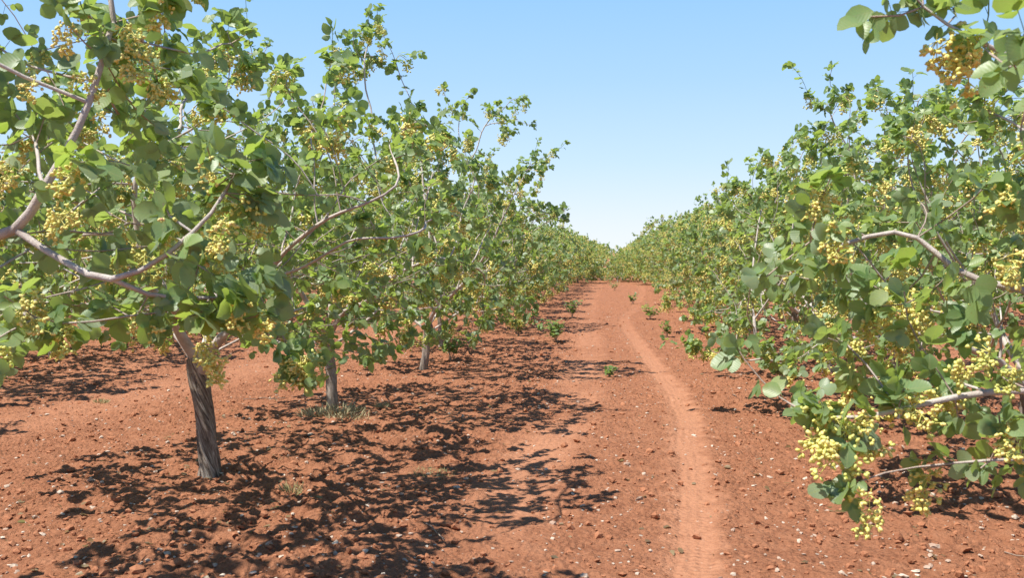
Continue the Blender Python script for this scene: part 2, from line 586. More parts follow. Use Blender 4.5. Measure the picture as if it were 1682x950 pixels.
def make_skeleton(rng, blobs, fork_z=0.80, lean=(0, 0), n_att=1000, limbs=(), extra=(), step=0.10, kill=0.16, n_prim=5, trunk_r=0.085, clear=(0.7, 0.95), rcap=0.55, sprig=0.5):
    """blobs: (centre, radii, weight). limbs: explicit world-like polylines in tree space. All in tree space, base at 0."""
    nodes = [np.zeros(3)]; par = [-1]
    K = 7
    for i in range(1, K + 1):
        t = i / K
        nodes.append(np.array([lean[0] * t + 0.012 * math.sin(5 * t), lean[1] * t, fork_z * t])); par.append(i - 1)
    fork = K
    # short primary limbs
    a0 = rng.uniform(0, 6.28)
    for k in range(n_prim):
        a = a0 + k * 2 * math.pi / n_prim + rng.uniform(-0.3, 0.3)
        el = rng.uniform(0.35, 1.0)
        d = np.array([math.cos(a) * math.cos(el), math.sin(a) * math.cos(el), math.sin(el)])
        p = fork; q = nodes[fork].copy()
        if k % 2: p = fork - 1; q = nodes[fork - 1].copy()
        L = rng.uniform(0.35, 0.7)
        for s in range(int(L / step)):
            d = norm(d + rng.normal(0, 0.12, 3) + np.array([0, 0, 0.03]))
            q = q + d * step
            nodes.append(q.copy()); par.append(p); p = len(nodes) - 1
    for line in limbs:                      # each starts at the fork, or at the nearest earlier node
        start = np.array(line[0])
        arr = np.array(nodes[fork:])
        j = int(np.linalg.norm(arr - start, axis=1).argmin()) + fork
        p = j
        for q in polyline([nodes[j]] + list(line), step):
            if np.linalg.norm(q - nodes[p]) < 0.3 * step: continue
            nodes.append(q); par.append(p); p = len(nodes) - 1
    att = []
    tw = sum(b_[2] for b_ in blobs)
    for c, r, wgt in blobs:
        att.append(lumpy_points(max(4, int(n_att * wgt / tw)), np.array(c), np.array(r), rng, clear=(0, 0, clear[0], clear[1]) if wgt > 0.2 * tw else None))
    for c, r, n in extra:
        att.append(rng.normal(0, 0.5, (n, 3)) * np.array(r) + np.array(c))
    att = np.concatenate(att)
    N, PA = colonise(nodes, par, fork, att, rng, step, kill)
    if len(extra):
        Nl = [q for q in N]; Pl = list(PA)
        for c, r, k in extra:
            for _ in range(int(k * sprig)):
                tgt = rng.normal(0, 0.55, 3) * np.array(r) + np.array(c)
                arr = np.array(Nl[fork:]); dd = np.linalg.norm(arr - tgt, axis=1)
                j = int(dd.argmin()) + fork
                if dd.min() < 0.035 or dd.min() > 0.45: continue
                p = j
                for q in polyline([Nl[j], tgt], 0.09):
                    Nl.append(q + rng.normal(0, 0.006, 3)); Pl.append(p); p = len(Nl) - 1
        N = np.array(Nl); PA = np.array(Pl)
    n = len(N)
    kids = [[] for _ in range(n)]
    for i in range(1, n): kids[PA[i]].append(i)
    # radii by the pipe model
    order = np.arange(n)[::-1]
    r = np.zeros(n); acc = np.zeros(n); E = 2.15; tip = 0.0028
    for i in order:
        r[i] = tip if not kids[i] else acc[i] ** (1 / E)
        if PA[i] >= 0: acc[PA[i]] += r[i] ** E * 1.004
    s = trunk_r / max(r[fork], 1e-6)
    big = sstep(0.008, 0.04, r)
    r = r * (1 + (s - 1) * big)
    dist = np.linalg.norm(N - N[fork], axis=1)
    r = np.minimum(r, np.maximum(trunk_r * 0.62 * np.exp(-dist * rcap), 0.009))
    r[:fork + 1] = trunk_r
    main = np.full(n, -1)
    for i in range(n):
        if kids[i]: main[i] = max(kids[i], key=lambda k: r[k])
    for _ in range(2):
        M = N.copy()
        for i in range(fork + 1, n):
            if main[i] >= 0 and PA[i] >= 0: M[i] = 0.5 * N[i] + 0.25 * (N[PA[i]] + N[main[i]])
        N = M
    limb = np.full(n, -1)
    k = 0
    for i in range(fork, n):
        if i > fork:
            if PA[i] <= fork: limb[i] = k; k += 1
            else: limb[i] = limb[PA[i]]
    S = Skel()
    S.N, S.PA, S.kids, S.r, S.main, S.limb, S.fork, S.lean, S.trunk_r, S.fork_z = N, PA, kids, r, main, limb, fork, lean, trunk_r, fork_z
    return S


def wood_arrays(S, select, rmin=0.0):
    """Tubes for the selected nodes (segment parent->node)."""
    N, PA, r, main = S.N, S.PA, S.r, S.main
    n = len(N)
    U = np.zeros((n, 3)); D = np.zeros((n, 3))
    U[0] = (1, 0, 0); D[0] = (0, 0, 1)
    for i in range(1, n):
        d = N[i] - N[PA[i]]
        if main[i] >= 0: d = norm(d) + norm(N[main[i]] - N[i])
        D[i] = norm(d)
        u = U[PA[i]] - D[i] * np.dot(U[PA[i]], D[i])
        if np.linalg.norm(u) < 1e-3: u = np.cross(D[i], (0.3, 0.9, 0.1))
        U[i] = norm(u)
    W = np.cross(D, U)
    vs, qs, gs = [], [], []
    off = 0
    for k, lo, hi in ((9, 0.014, 9), (5, 0.006, 0.014), (3, 0.0, 0.006)):
        seg = np.array([i for i in select if lo <= r[i] < hi and r[i] >= rmin], int)
        if len(seg) == 0: continue
        a = np.arange(k) * 2 * np.pi / k
        ca, sa = np.cos(a), np.sin(a)
        p = PA[seg]
        is_main = (main[p] == seg) & (p > S.fork)
        rp = np.where(is_main, np.minimum(r[p], r[seg] * 1.5), r[seg] * 1.08)
        segd = norm(N[seg] - N[p])
        Up = np.where(is_main[:, None], U[p], U[seg] - segd * (U[seg] * segd).sum(1, keepdims=True)); Up = norm(Up)
        Wp = np.where(is_main[:, None], W[p], np.cross(segd, Up))
        P0 = N[p]
        wob0 = 1.0
        R0 = P0[:, None] + rp[:, None, None] * (Up[:, None] * ca[None, :, None] + Wp[:, None] * sa[None, :, None])
        R1 = N[seg][:, None] + r[seg][:, None, None] * (U[seg][:, None] * ca[None, :, None] + W[seg][:, None] * sa[None, :, None])
        # knobbly bark on thick limbs
        if k == 9:
            kn = 1.0
        v = np.concatenate([R0, R1], 1)                     # seg, 2k, 3
        idx = off + np.arange(len(seg))[:, None] * 2 * k
        j = np.arange(k); j2 = (j + 1) % k
        q = np.stack([idx + j, idx + j2, idx + k + j2, idx + k + j], -1).reshape(-1, 4)
        vs.append(v.reshape(-1, 3)); qs.append(q)
        g = np.concatenate([np.repeat(rp[:, None], k, 1), np.repeat(r[seg][:, None], k, 1)], 1)
        gs.append(g.ravel())
        off += len(seg) * 2 * k
    if not vs: return None
    return np.concatenate(vs), np.concatenate(qs), np.concatenate(gs)


def weld(verts, quads, g, eps=1e-4):
    key = np.round(verts / eps).astype(np.int64)
    _, first, inv = np.unique(key, axis=0, return_index=True, return_inverse=True)
    inv = inv.ravel()
    return verts[first], inv[quads], g[first]


def trunk_arrays(S, rng, ridges=7, twist=5.0, k=28, hi=True):
    rings = 26 if hi else 9
    k = k if hi else 9
    V = []; G = []; SPV = []
    h = S.fork_z
    ph = rng.uniform(0, 6.28)
    nb = rng.uniform(0, 100)
    for i in range(rings + 3):
        t = min(1.0, i / rings)
        z = -0.06 + t * (h + 0.06)
        cx = S.lean[0] * max(0, z / h) + 0.012 * math.sin(5 * max(0, z / h)); cy = S.lean[1] * max(0, z / h)
        rad = S.trunk_r * (1.0 + 0.36 * math.exp(-(z + 0.03) / 0.07) + 0.10 * t ** 3)
        if i > rings:
            rad *= (0.75, 0.02)[i - rings - 1]; z += (0.045, 0.06)[i - rings - 1]
        a = np.arange(k) * 2 * np.pi / k
        tw = a + twist * z + ph
        rr = rad * (1 + (0.085 * np.sin(ridges * 0.5 * tw * 2 / 2 + 1.1) if False else 0)
                    + 0.110 * np.cos(3 * tw) + 0.075 * np.cos(5 * tw + 1.3 + 0.8 * math.sin(7 * z)) + 0.025 * np.cos(9 * tw)
                    + 0.10 * noise2(np.cos(a) * 1.3 + nb, np.sin(a) * 1.3 + z * 6, 3))
        V.append(np.stack([cx + rr * np.cos(a), cy + rr * np.sin(a), np.full(k, z)], 1))
        G.append(np.full(k, rad)); SPV.append(np.stack([0.085 * np.cos(tw) + nb, 0.085 * np.sin(tw), np.full(k, z * 0.16)], 1))
    V = np.concatenate(V)
    nr = rings + 3
    j = np.arange(k); j2 = (j + 1) % k
    Q = np.concatenate([np.stack([i * k + j, i * k + j2, (i + 1) * k + j2, (i + 1) * k + j], 1) for i in range(nr - 1)])
    return V, Q, np.concatenate(G), np.concatenate(SPV)


# ---------------------------------------------------------------- leaves
def leaf_template(hi):
    if hi:
        st = [(0.16, 0.30), (0.40, 0.47), (0.66, 0.44), (0.88, 0.24)]
        v = [(0, 0)]
        for t, wd in st: v += [(-wd, t), (0, t), (wd, t)]
        v.append((0, 1.0))
        f3 = [(0, 2, 1), (0, 3, 2), (13, 10, 11), (13, 11, 12)]
        f4 = []
        for s in range(3):
            a = 1 + 3 * s; c = a + 3
            f4 += [(a, a + 1, c + 1, c), (a + 1, a + 2, c + 2, c + 1)]
        return np.array(v, float), np.array(f3), np.array(f4)
    v = [(0, 0), (-0.42, 0.28), (-0.36, 0.76), (0, 1), (0.36, 0.76), (0.42, 0.28)]
    return np.array(v, float), np.zeros((0, 3), int), np.array([(0, 3, 2, 1), (0, 5, 4, 3)])


def build_leaves(O, D, NRM, L, var, rng, hi=True, wid=0.94):
    """Blades at O along D with face normal NRM; all vectorised."""
    tv, t3, t4 = leaf_template(hi)
    D = norm(D)
    NRM = norm(NRM - D * (NRM * D).sum(1, keepdims=True))
    S_ = np.cross(D, NRM)
    n = len(O); m = len(tv)
    fold = rng.uniform(0.0, 0.45, n)[:, None]; curl = rng.uniform(-0.25, 0.60, n)[:, None]
    wav = rng.uniform(-0.16, 0.16, (n, m))
    x = tv[None, :, 0] * (rng.uniform(0.70, 1.12, n)[:, None] * wid); t = np.repeat(tv[None, :, 1], n, 0)
    z = fold * np.abs(x) - curl * t ** 2 * 0.5 + wav * np.abs(x)
    Vv = O[:, None] + L[:, None, None] * (S_[:, None] * x[..., None] + D[:, None] * t[..., None] + NRM[:, None] * z[..., None])
    idx = np.arange(n)[:, None, None] * m
    T = (idx + t3[None]).reshape(-1, 3) if len(t3) else None
    Q = (idx + t4[None]).reshape(-1, 4)
    luv = np.stack([np.repeat(tv[None, :, 0] * 2, n, 0), t, np.repeat(var[:, None], m, 1)], -1).reshape(-1, 3)
    return Vv.reshape(-1, 3), T, Q, luv


def crown_arrays(S, rng, per_tip=4, scale=1.0, hi=True, leaflets=3, shoots=0.12, thin=1.0, keep=None, floor=0.3):
    """Compound leaves on the fine wood, longer leafy shoots on some tips."""
    N, PA, kids, r = S.N, S.PA, S.kids, S.r
    n = len(N)
    origins, dirs = [], []
    twigs = []
    ctr = N[S.fork:].mean(0)
    for i in range(S.fork + 1, n):
        if not kids[i]:
            if rng.random() > thin: continue
            d = norm(N[i] - N[PA[i]])
            m = per_tip + (rng.random() < 0.5)
            for _ in range(m):
                origins.append(N[i] - d * rng.uniform(0, 0.07)); dirs.append(d)
            if rng.random() < shoots:
                out = norm(N[i] - ctr)
                sd = norm(d * 0.6 + out * 0.5 + np.array([0, 0, 0.7]) + rng.normal(0, 0.25, 3))
                Ls = rng.uniform(0.10, 0.36)
                q = N[i].copy(); kseg = max(2, int(Ls / 0.045))
                for s in range(kseg):
                    q2 = q + sd * Ls / kseg
                    twigs.append((q, q2)); q = q2
                    sd = norm(sd + rng.normal(0, 0.08, 3))
                    origins.append(q); dirs.append(sd)
                origins += [q] * 2; dirs += [sd] * 2
        elif r[i] < 0.0065 * (1 if hi else 1.2) and rng.random() < 0.75 * thin:
            d = norm(N[i] - N[PA[i]])
            for _ in range(1 + (rng.random() < 0.6)):
                origins.append(N[i] - d * rng.uniform(0, 0.06)); dirs.append(d)
    O = np.array(origins); D = np.array(dirs)
    up = np.array([0, 0, 1.0])
    n = len(O)
    out = norm(O - ctr)
    pd = norm(D * 0.55 + rng.normal(0, 0.62, (n, 3)) + out * 0.25 + up * 0.10)
    nr = norm(up * 0.42 + rng.normal(0, 0.60, (n, 3)) + out * 0.45)
    plen = rng.uniform(0.025, 0.060, n) * (0.6 + 0.4 * scale)
    pe = O + pd * plen[:, None]
    d0 = norm(pd - up * rng.uniform(0.05, 0.9, n)[:, None])
    nr = norm(nr - d0 * (nr * d0).sum(1, keepdims=True))
    sdv = np.cross(d0, nr)
    Ls = (0.042 + 0.050 * rng.random(n) ** 0.8) * scale
    base_var = np.clip(rng.beta(2.2, 2.6, n) + rng.normal(0, 0.05, n), 0, 0.98)
    OO, DD, NN, LL, VV = [pe], [d0], [nr], [Ls], [base_var]
    if leaflets == 3:
        for sgn in (-1, 1):
            ok = rng.random(n) < 0.86
            ang = rng.uniform(0.9, 1.35, n)[:, None]
            dd = norm(d0 * np.cos(ang) + sgn * sdv * np.sin(ang) + rng.normal(0, 0.12, (n, 3)))
            o2 = pe - d0 * 0.006
            nn = norm(nr + rng.normal(0, 0.22, (n, 3)))
            OO.append(o2[ok]); DD.append(dd[ok]); NN.append(nn[ok]); LL.append((Ls * rng.uniform(0.62, 0.92, n))[ok])
            VV.append(np.clip(base_var + rng.normal(0, 0.06, n), 0, 0.98)[ok])
    OO, DD, NN, LL, VV = map(np.concatenate, (OO, DD, NN, LL, VV))
    lo = OO[:, 2] > floor
    V, T, Q, luv = build_leaves(OO[lo], DD[lo], NN[lo], LL[lo], VV[lo], rng, hi)
    return (V, T, Q, luv), (O, pe), twigs


def sticks(A, B, r0, r1, k=3):
    A = np.asarray(A); B = np.asarray(B)
    d = norm(B - A)
    ref = np.where(np.abs(d[:, 2:3]) < 0.9, np.array([[0, 0, 1.0]]), np.array([[1.0, 0, 0]]))
    u = norm(np.cross(d, ref)); w_ = np.cross(d, u)
    a = np.arange(k) * 2 * np.pi / k
    c = u[:, None] * np.cos(a)[None, :, None] + w_[:, None] * np.sin(a)[None, :, None]
    V = np.concatenate([A[:, None] + c * r0, B[:, None] + c * r1], 1)
    idx = np.arange(len(A))[:, None] * 2 * k
    j = np.arange(k); j2 = (j + 1) % k
    Q = np.stack([idx + j, idx + j2, idx + k + j2, idx + k + j], -1).reshape(-1, 4)
    return V.reshape(-1, 3), Q


def ico(level=1):
    import bmesh
    bm = bmesh.new(); bmesh.ops.create_icosphere(bm, subdivisions=level, radius=1.0)
    v = np.array([x.co[:] for x in bm.verts]); f = np.array([[q.index for q in p.verts] for p in bm.faces])
    bm.free()
    return v, f


ICO1 = ico(1); ICO2 = ico(2)
OCT = (np.array([(1, 0, 0), (-1, 0, 0), (0, 1, 0), (0, -1, 0), (0, 0, 1), (0, 0, -1)], float),
       np.array([(0, 2, 4), (2, 1, 4), (1, 3, 4), (3, 0, 4), (2, 0, 5), (1, 2, 5), (3, 1, 5), (0, 3, 5)]))


def ovals(C, size, D, tmpl, elong=1.45):
    tv, tf = tmpl
    D = norm(D)
    ref = np.where(np.abs(D[:, 2:3]) < 0.9, np.array([[0, 0, 1.0]]), np.array([[1.0, 0, 0]]))
    u = norm(np.cross(D, ref)); w_ = np.cross(D, u)
    s = size[:, None, None]
    taper = 1 - 0.18 * tv[None, :, 2:3]
    V = C[:, None] + s * (u[:, None] * tv[None, :, 0:1] * taper + w_[:, None] * tv[None, :, 1:2] * taper + D[:, None] * tv[None, :, 2:3] * elong)
    F_ = (np.arange(len(C))[:, None, None] * len(tv) + tf[None]).reshape(-1, 3)
    return V.reshape(-1, 3), F_


def nut_cluster_mesh(seed, n=60):
    """A hanging panicle of green-yellow nuts on a branched stalk."""
    rng = np.random.default_rng(seed)
    L = 0.15
    C, D, A, B, SZ = [], [], [], [], []
    tone = rng.uniform(0.1, 0.5)
    ax = np.array([0, 0, -1.0])
    q = np.zeros(3)
    main_pts = [q]
    for s in range(6):
        q = q + norm(ax + rng.normal(0, 0.25, 3)) * L / 6
        A.append(main_pts[-1]); B.append(q); main_pts.append(q)
    nn = 0
    while nn < n:
        k = rng.integers(1, 7); b0 = main_pts[k]
        a = rng.uniform(0, 6.28)
        sd = norm(np.array([math.cos(a), math.sin(a), rng.uniform(-0.9, 0.35)]))
        ln = rng.uniform(0.015, 0.060) * (1.25 - 0.09 * k)
        e = b0 + sd * ln
        A.append(b0); B.append(e)
        for _ in range(rng.integers(2, 5)):
            d = norm(sd * 0.6 + rng.normal(0, 0.7, 3) + np.array([0, 0, -0.3]))
            c = e + d * rng.uniform(0.006, 0.016)
            C.append(c); D.append(d); SZ.append(rng.uniform(0.0052, 0.0076)); nn += 1
    C = np.array(C); D = np.array(D); SZ = np.array(SZ)
    V, T = ovals(C, SZ, D, ICO1, 1.55)
    var = np.repeat(np.clip(rng.normal(tone, 0.20, len(C)), 0, 1), len(ICO1[0]))
    SV, SQ = sticks(np.array(A), np.array(B), 0.0022, 0.0014)
    me = mesh_from("nut_cluster", np.concatenate([V, SV]), tris=T, quads=SQ + len(V), flt={"nvar": np.concatenate([var, np.full(len(SV), 0.25)])})
    me.materials.append(M_NUT)
    return me


NUTS = [nut_cluster_mesh(100 + i, 66 + 9 * i) for i in range(6)]


def cluster_spots(S, rng, count):
    tips = [i for i in range(S.fork + 1, len(S.N)) if not S.kids[i]]
    z = S.N[:, 2]
    tips = [i for i in tips if z[i] > 0.45]
    rng.shuffle(tips)
    out = []
    for i in tips:
        p = S.N[i]
        if all(np.linalg.norm(p - q) > 0.13 for q, _ in out):
            out.append((p, norm(S.N[i] - S.N[S.PA[i]])))
        if len(out) >= count: break
    return out


def stuff_nuts(spots, rng, per, size, spread, tmpl=OCT):
    C, tone = [], []
    for p, _ in spots:
        k = per
        a = rng.normal(0, 1, (k, 3)) * np.array([spread, spread, spread * 1.2])
        C.append(p + a - np.array([0, 0, 0.05])); tone.append(np.full(k, rng.uniform(0.15, 0.6)))
    C = np.concatenate(C); tone = np.concatenate(tone)
    V, T = ovals(C, rng.uniform(0.8, 1.2, len(C)) * size, rng.normal(size=(len(C), 3)), tmpl)
    return V, T, np.repeat(np.clip(tone + rng.normal(0, 0.15, len(C)), 0, 1), len(tmpl[0]))


GROUP_L = "pistachio trees in the row left of the lane"
GROUP_R = "pistachio trees in the row right of the lane"


def hero_tree(base, seed, label, group, blobs, limbs=(), extra=(), nuts=70, n_att=1000, fork_z=0.82, trunk_r=0.085, lean=(0, 0), per_tip=5, n_prim=4, thin=1.0, scale=1.0, clear=(0.7, 0.95), shoots=0.14, spray_nuts=(), rcap=0.55, more_nuts=60, nut_scale=0.98, sprig=0.5):
    rng = np.random.default_rng(seed)
    x, y = base
    z0 = gz(x, y) - 0.01
    b3 = np.array([x, y, z0])
    bl = [((np.array(c) - b3), r, wgt) for c, r, wgt in blobs]
    lm = [[np.array(p) - b3 for p in line] for line in limbs]
    ex = [((np.array(c) - b3), r, n) for c, r, n in extra]
    S = make_skeleton(rng, bl, fork_z, lean, n_att, lm, ex, n_prim=n_prim, trunk_r=trunk_r, clear=clear, rcap=rcap, sprig=sprig)
    root = empty("pistachio_tree", tuple(b3))
    tag(root, label, "tree", group)
    V, Q, G, SP_ = trunk_arrays(S, rng)
    obj("trunk", mesh_from("trunk", V, quads=Q, vec={"spiral": SP_}, flt={"girth": G}), M_BARK, root)
    ids = np.unique(S.limb[S.limb >= 0])
    sizes = sorted(ids, key=lambda k: -(S.limb == k).sum())
    (cv, ct, cq, luv), (po, pe), twigs = crown_arrays(S, rng, per_tip=per_tip, thin=thin, scale=scale, shoots=shoots)
    for n_, k in enumerate(sizes[:7]):
        sel = np.where(S.limb == k)[0]
        if n_ == 6:
            sel = np.where(np.isin(S.limb, sizes[6:]))[0]
        wa = wood_arrays(S, sel)
        if wa is None: continue
        v, q, g = weld(*wa)
        obj("branch", mesh_from("branch", v, quads=q, vec={"spiral": v * 0.5}, flt={"girth": g}), M_BARK, root)
    # crown: blades with their petioles and green shoots
    pv, pq = sticks(po, pe, 0.0011, 0.0009)
    if twigs:
        tv_, tq_ = sticks([t[0] for t in twigs], [t[1] for t in twigs], 0.0024, 0.0020)
        pq = np.concatenate([pq, tq_ + len(pv)]); pv = np.concatenate([pv, tv_])
    lu2 = np.concatenate([luv, np.tile(np.array([[1.0, 0.0, 0.93]]), (len(pv), 1))])
    me = mesh_from("crown", np.concatenate([cv, pv]), tris=ct, quads=np.concatenate([cq, pq + len(cv)]), vec={"luv": lu2})
    obj("crown", me, M_LEAF, root)
    spots = [(np.array(p) - b3, np.array([0, 0, 1.0])) for p in spray_nuts] + cluster_spots(S, rng, nuts + more_nuts)
    rest = spots[100:]
    if rest and more_nuts:
        nv, ntri, nvar = stuff_nuts([(p - d * 0.03, d) for p, d in rest], rng, 46, 0.0080, 0.028, ICO1)
        o = obj("nut_cluster", mesh_from("nut_cluster", nv, tris=ntri, flt={"nvar": nvar}), M_NUT, root); o['kind'] = 'stuff'
    for p, d in spots[:100]:
        o = bpy.data.objects.new("nut_cluster", NUTS[rng.integers(len(NUTS))])
        COL.objects.link(o); o.parent = root
        o.location = p - d * 0.03
        o.rotation_euler = (rng.normal(0, 0.45), rng.normal(0, 0.45), rng.uniform(0, 6.28))
        s = rng.uniform(0.8, 1.15) * nut_scale; o.scale = (s, s, s)
    return root, S


# ---- near trees, left row
XL, XR = -2.85, 2.76
L0 = hero_tree((XL, 3.3), 11, "nearest tree on the left, its trunk outside the frame, bare forked branches in front", GROUP_L,
    blobs=[((-2.85, 3.75, 2.35), (1.25, 1.2, 1.45), 1.0)],
    limbs=[[P(-160, 470, 3.2), P(-60, 388, 3.05), P(40, 395, 3.0), P(110, 430, 2.95), P(178, 478, 2.9), P(225, 455, 2.9), P(290, 412, 2.95), P(345, 352, 3.0), P(390, 318, 3.05)],
           [P(46, 388, 3.0), P(50, 350, 3.0), P(62, 312, 3.0), P(105, 270, 3.0), P(135, 205, 3.0), P(160, 130, 3.05), P(180, 60, 3.1), P(190, -30, 3.1)],
           [P(62, 315, 3.0), P(118, 292, 2.95), P(150, 262, 2.9)],
           [P(-120, 480, 3.15), P(20, 500, 2.95), P(58, 530, 2.9), P(92, 543, 2.9), P(150, 530, 2.9), P(205, 516, 2.95), P(275, 512, 3.0)],
           [P(178, 478, 2.9), P(245, 500, 3.0), P(310, 480, 3.05), P(345, 500, 3.05), P(352, 530, 3.1)]],
    extra=[(P(400, 270, 3.1), (0.16, 0.2, 0.12), 9), (P(340, 330, 3.0), (0.2, 0.2, 0.12), 10), (P(345, 500, 3.05), (0.22, 0.16, 0.10), 22), (P(370, 460, 3.0), (0.16, 0.2, 0.10), 12),
           (P(262, 360, 2.95), (0.14, 0.2, 0.1), 7), (P(90, 560, 2.9), (0.22, 0.2, 0.07), 12), (P(20, 540, 2.8), (0.2, 0.2, 0.1), 10), (P(235, 512, 3.0), (0.1, 0.1, 0.06), 6),
           (P(210, 20, 3.1), (0.22, 0.2, 0.15), 16), (P(240, 110, 3.2), (0.14, 0.2, 0.15), 8), (P(40, 140, 3.2), (0.15, 0.2, 0.2), 10)],
    spray_nuts=[P(340, 545, 3.08), P(352, 560, 3.05), P(335, 535, 3.1), P(120, 100, 3.0), P(60, 110, 2.95), P(205, 60, 3.05), P(230, 90, 3.05), P(350, 370, 3.0), P(130, 330, 3.05), P(240, 400, 3.2), P(375, 340, 2.95), P(215, 20, 3.0), P(120, 325, 2.95), P(50, 455, 2.95), P(15, 245, 2.9)],
    more_nuts=0, nut_scale=0.78, sprig=0.4, nuts=88, n_att=560, per_tip=4, clear=(0.6, 1.5), shoots=0.06, rcap=0.85)

L1 = hero_tree((XL, 6.73), 12, "left row tree on a dark spirally ridged trunk, closest whole trunk in view", GROUP_L,
    blobs=[((XL, 6.75, 1.85), (2.05, 1.7, 1.00), 1.0), ((XL + 1.2, 6.5, 1.1), (0.5, 0.7, 0.3), 0.08), ((XL - 1.0, 6.5, 1.2), (0.6, 0.7, 0.3), 0.08)],
    limbs=[[P(400, 540, 6.6), P(450, 560, 5.8), P(480, 570, 5.0), P(487, 588, 4.7)],
           [P(380, 520, 6.3), P(430, 462, 5.9), P(470, 410, 5.6), P(540, 355, 5.4), P(600, 336, 5.3), P(665, 306, 5.4)],
           [P(430, 462, 5.9), P(500, 440, 5.6), P(585, 386, 5.4), P(640, 396, 5.4), P(700, 380, 5.5)],
           [P(300, 520, 6.3), P(240, 470, 5.9), P(215, 300, 5.8), P(255, 240, 5.9)]],
    extra=[(P(488, 600, 4.65), (0.07, 0.08, 0.07), 16), (P(350, 85, 7.0), (0.25, 0.2, 0.15), 14), (P(420, 90, 7.2), (0.15, 0.2, 0.2), 10)],
    spray_nuts=[P(490, 570, 4.6), P(505, 568, 4.6), P(480, 582, 4.62), P(498, 585, 4.6)],
    nuts=92, n_att=1050, scale=0.88, per_tip=6, fork_z=0.84, trunk_r=0.066, lean=(-0.06, 0.0), n_prim=5)

L2 = hero_tree((XL, 9.81), 13, "tall left row tree on a slim pale trunk with dry grass at its foot", GROUP_L,
    blobs=[((XL + 0.05, 9.85, 2.0), (1.95, 1.7, 1.25), 1.0), ((XL + 1.3, 9.6, 0.95), (0.5, 0.8, 0.32), 0.08), ((XL - 0.9, 9.4, 1.0), (0.5, 0.6, 0.3), 0.06)],
    limbs=[[P(600, 500, 9.5), P(650, 450, 9.0), P(720, 420, 8.8), P(790, 440, 8.8)], [P(500, 490, 9.5), P(470, 440, 9.2)]],
    extra=[(P(600, 80, 9.9), (0.32, 0.25, 0.28), 30), (P(560, 120, 9.9), (0.2, 0.2, 0.2), 10), (P(300, 120, 9.8), (0.3, 0.3, 0.2), 12)],
    nuts=92, n_att=1150, scale=0.88, per_tip=6, fork_z=0.72, trunk_r=0.052, lean=(-0.03, 0.0), n_prim=5)

L3 = hero_tree((-2.64, 13.5), 14, "left row tree whose slim crooked trunk stands third from the camera", GROUP_L,
    blobs=[((-2.62, 13.5, 1.95), (1.85, 1.7, 1.20), 1.0), ((-1.5, 13.2, 0.85), (0.5, 0.8, 0.32), 0.08), ((-3.5, 13.0, 0.9), (0.6, 0.6, 0.32), 0.06)],
    extra=[(P(835, 190, 13.8), (0.32, 0.3, 0.28), 28), (P(870, 275, 13.0), (0.25, 0.3, 0.28), 26), (P(760, 190, 13.9), (0.3, 0.3, 0.3), 16)],
    nuts=92, n_att=1000, scale=0.88, per_tip=6, fork_z=0.62, trunk_r=0.052, lean=(0.10, 0.0), n_prim=5)

# ---- near trees, right row
R0 = hero_tree((2.95, 3.2), 21, "nearest tree on the right, its trunk outside the frame, big soft-focus leaves", GROUP_R,
    blobs=[((2.75, 3.5, 1.25), (1.50, 1.4, 0.72), 1.0)],
    limbs=[[P(1760, 150, 2.9), P(1690, 105, 2.7), P(1640, 85, 2.7), P(1600, 66, 2.7), P(1560, 38, 2.7), P(1500, 25, 2.7)],
           [P(1760, 640, 3.1), P(1620, 640, 3.1), P(1560, 655, 3.05), P(1480, 672, 3.0), P(1430, 690, 3.0), P(1350, 700, 3.0)],
           [P(1760, 760, 3.1), P(1640, 752, 3.0), P(1560, 765, 3.0), P(1500, 765, 2.95), P(1440, 775, 2.9), P(1416, 790, 2.9)],
           [P(1750, 480, 3.1), P(1600, 470, 3.2), P(1530, 420, 3.3), P(1520, 375, 3.3), P(1420, 378, 3.3)]],
    extra=[(P(1540, 8, 2.7), (0.20, 0.15, 0.05), 18), (P(1470, 35, 2.7), (0.10, 0.1, 0.05), 10), (P(1665, 130, 2.1), (0.08, 0.1, 0.10), 8),
           (P(1400, 680, 3.0), (0.16, 0.2, 0.08), 30), (P(1335, 705, 3.0), (0.05, 0.08, 0.05), 12), (P(1412, 790, 2.9), (0.03, 0.04, 0.05), 22),
           (P(1590, 730, 3.0), (0.22, 0.2, 0.14), 24), (P(1330, 420, 3.4), (0.18, 0.2, 0.2), 16), (P(1420, 470, 3.3), (0.3, 0.3, 0.25), 34),
           (P(1550, 560, 3.2), (0.35, 0.3, 0.3), 40), (P(1500, 620, 3.2), (0.3, 0.3, 0.15), 18), (P(1670, 340, 3.0), (0.2, 0.2, 0.2), 18)],
    spray_nuts=[P(1590, 25, 2.7), P(1540, 35, 2.7), P(1400, 660, 3.0), P(1385, 680, 2.95), P(1420, 665, 3.0), P(1365, 670, 3.0), P(1322, 700, 2.95),
                P(1432, 785, 2.85), P(1545, 625, 3.1), P(1490, 450, 3.3), P(1480, 480, 3.3), P(1510, 470, 3.3), P(1660, 290, 3.0), P(1665, 390, 3.0), P(1640, 560, 3.0), P(1670, 580, 3.0), P(1680, 310, 3.0)],
    more_nuts=0, nut_scale=0.88, sprig=0.20, scale=0.86, nuts=80, n_att=560, clear=(0.5, 1.0), shoots=0.04)

R1 = hero_tree((XR + 0.03, 6.95), 22, "right row tree behind the big near leaves, trunk cut by the right frame edge", GROUP_R,
    blobs=[((XR + 0.05, 6.8, 1.70), (1.75, 1.6, 0.95), 1.0), ((1.6, 6.6, 0.95), (0.5, 0.7, 0.3), 0.08)],
    extra=[(P(1640, 160, 6.5), (0.16, 0.2, 0.14), 14), (P(1545, 200, 6.6), (0.25, 0.25, 0.15), 14)],
    nuts=92, n_att=950, scale=0.88, per_tip=6, fork_z=0.75, trunk_r=0.075, n_prim=5)

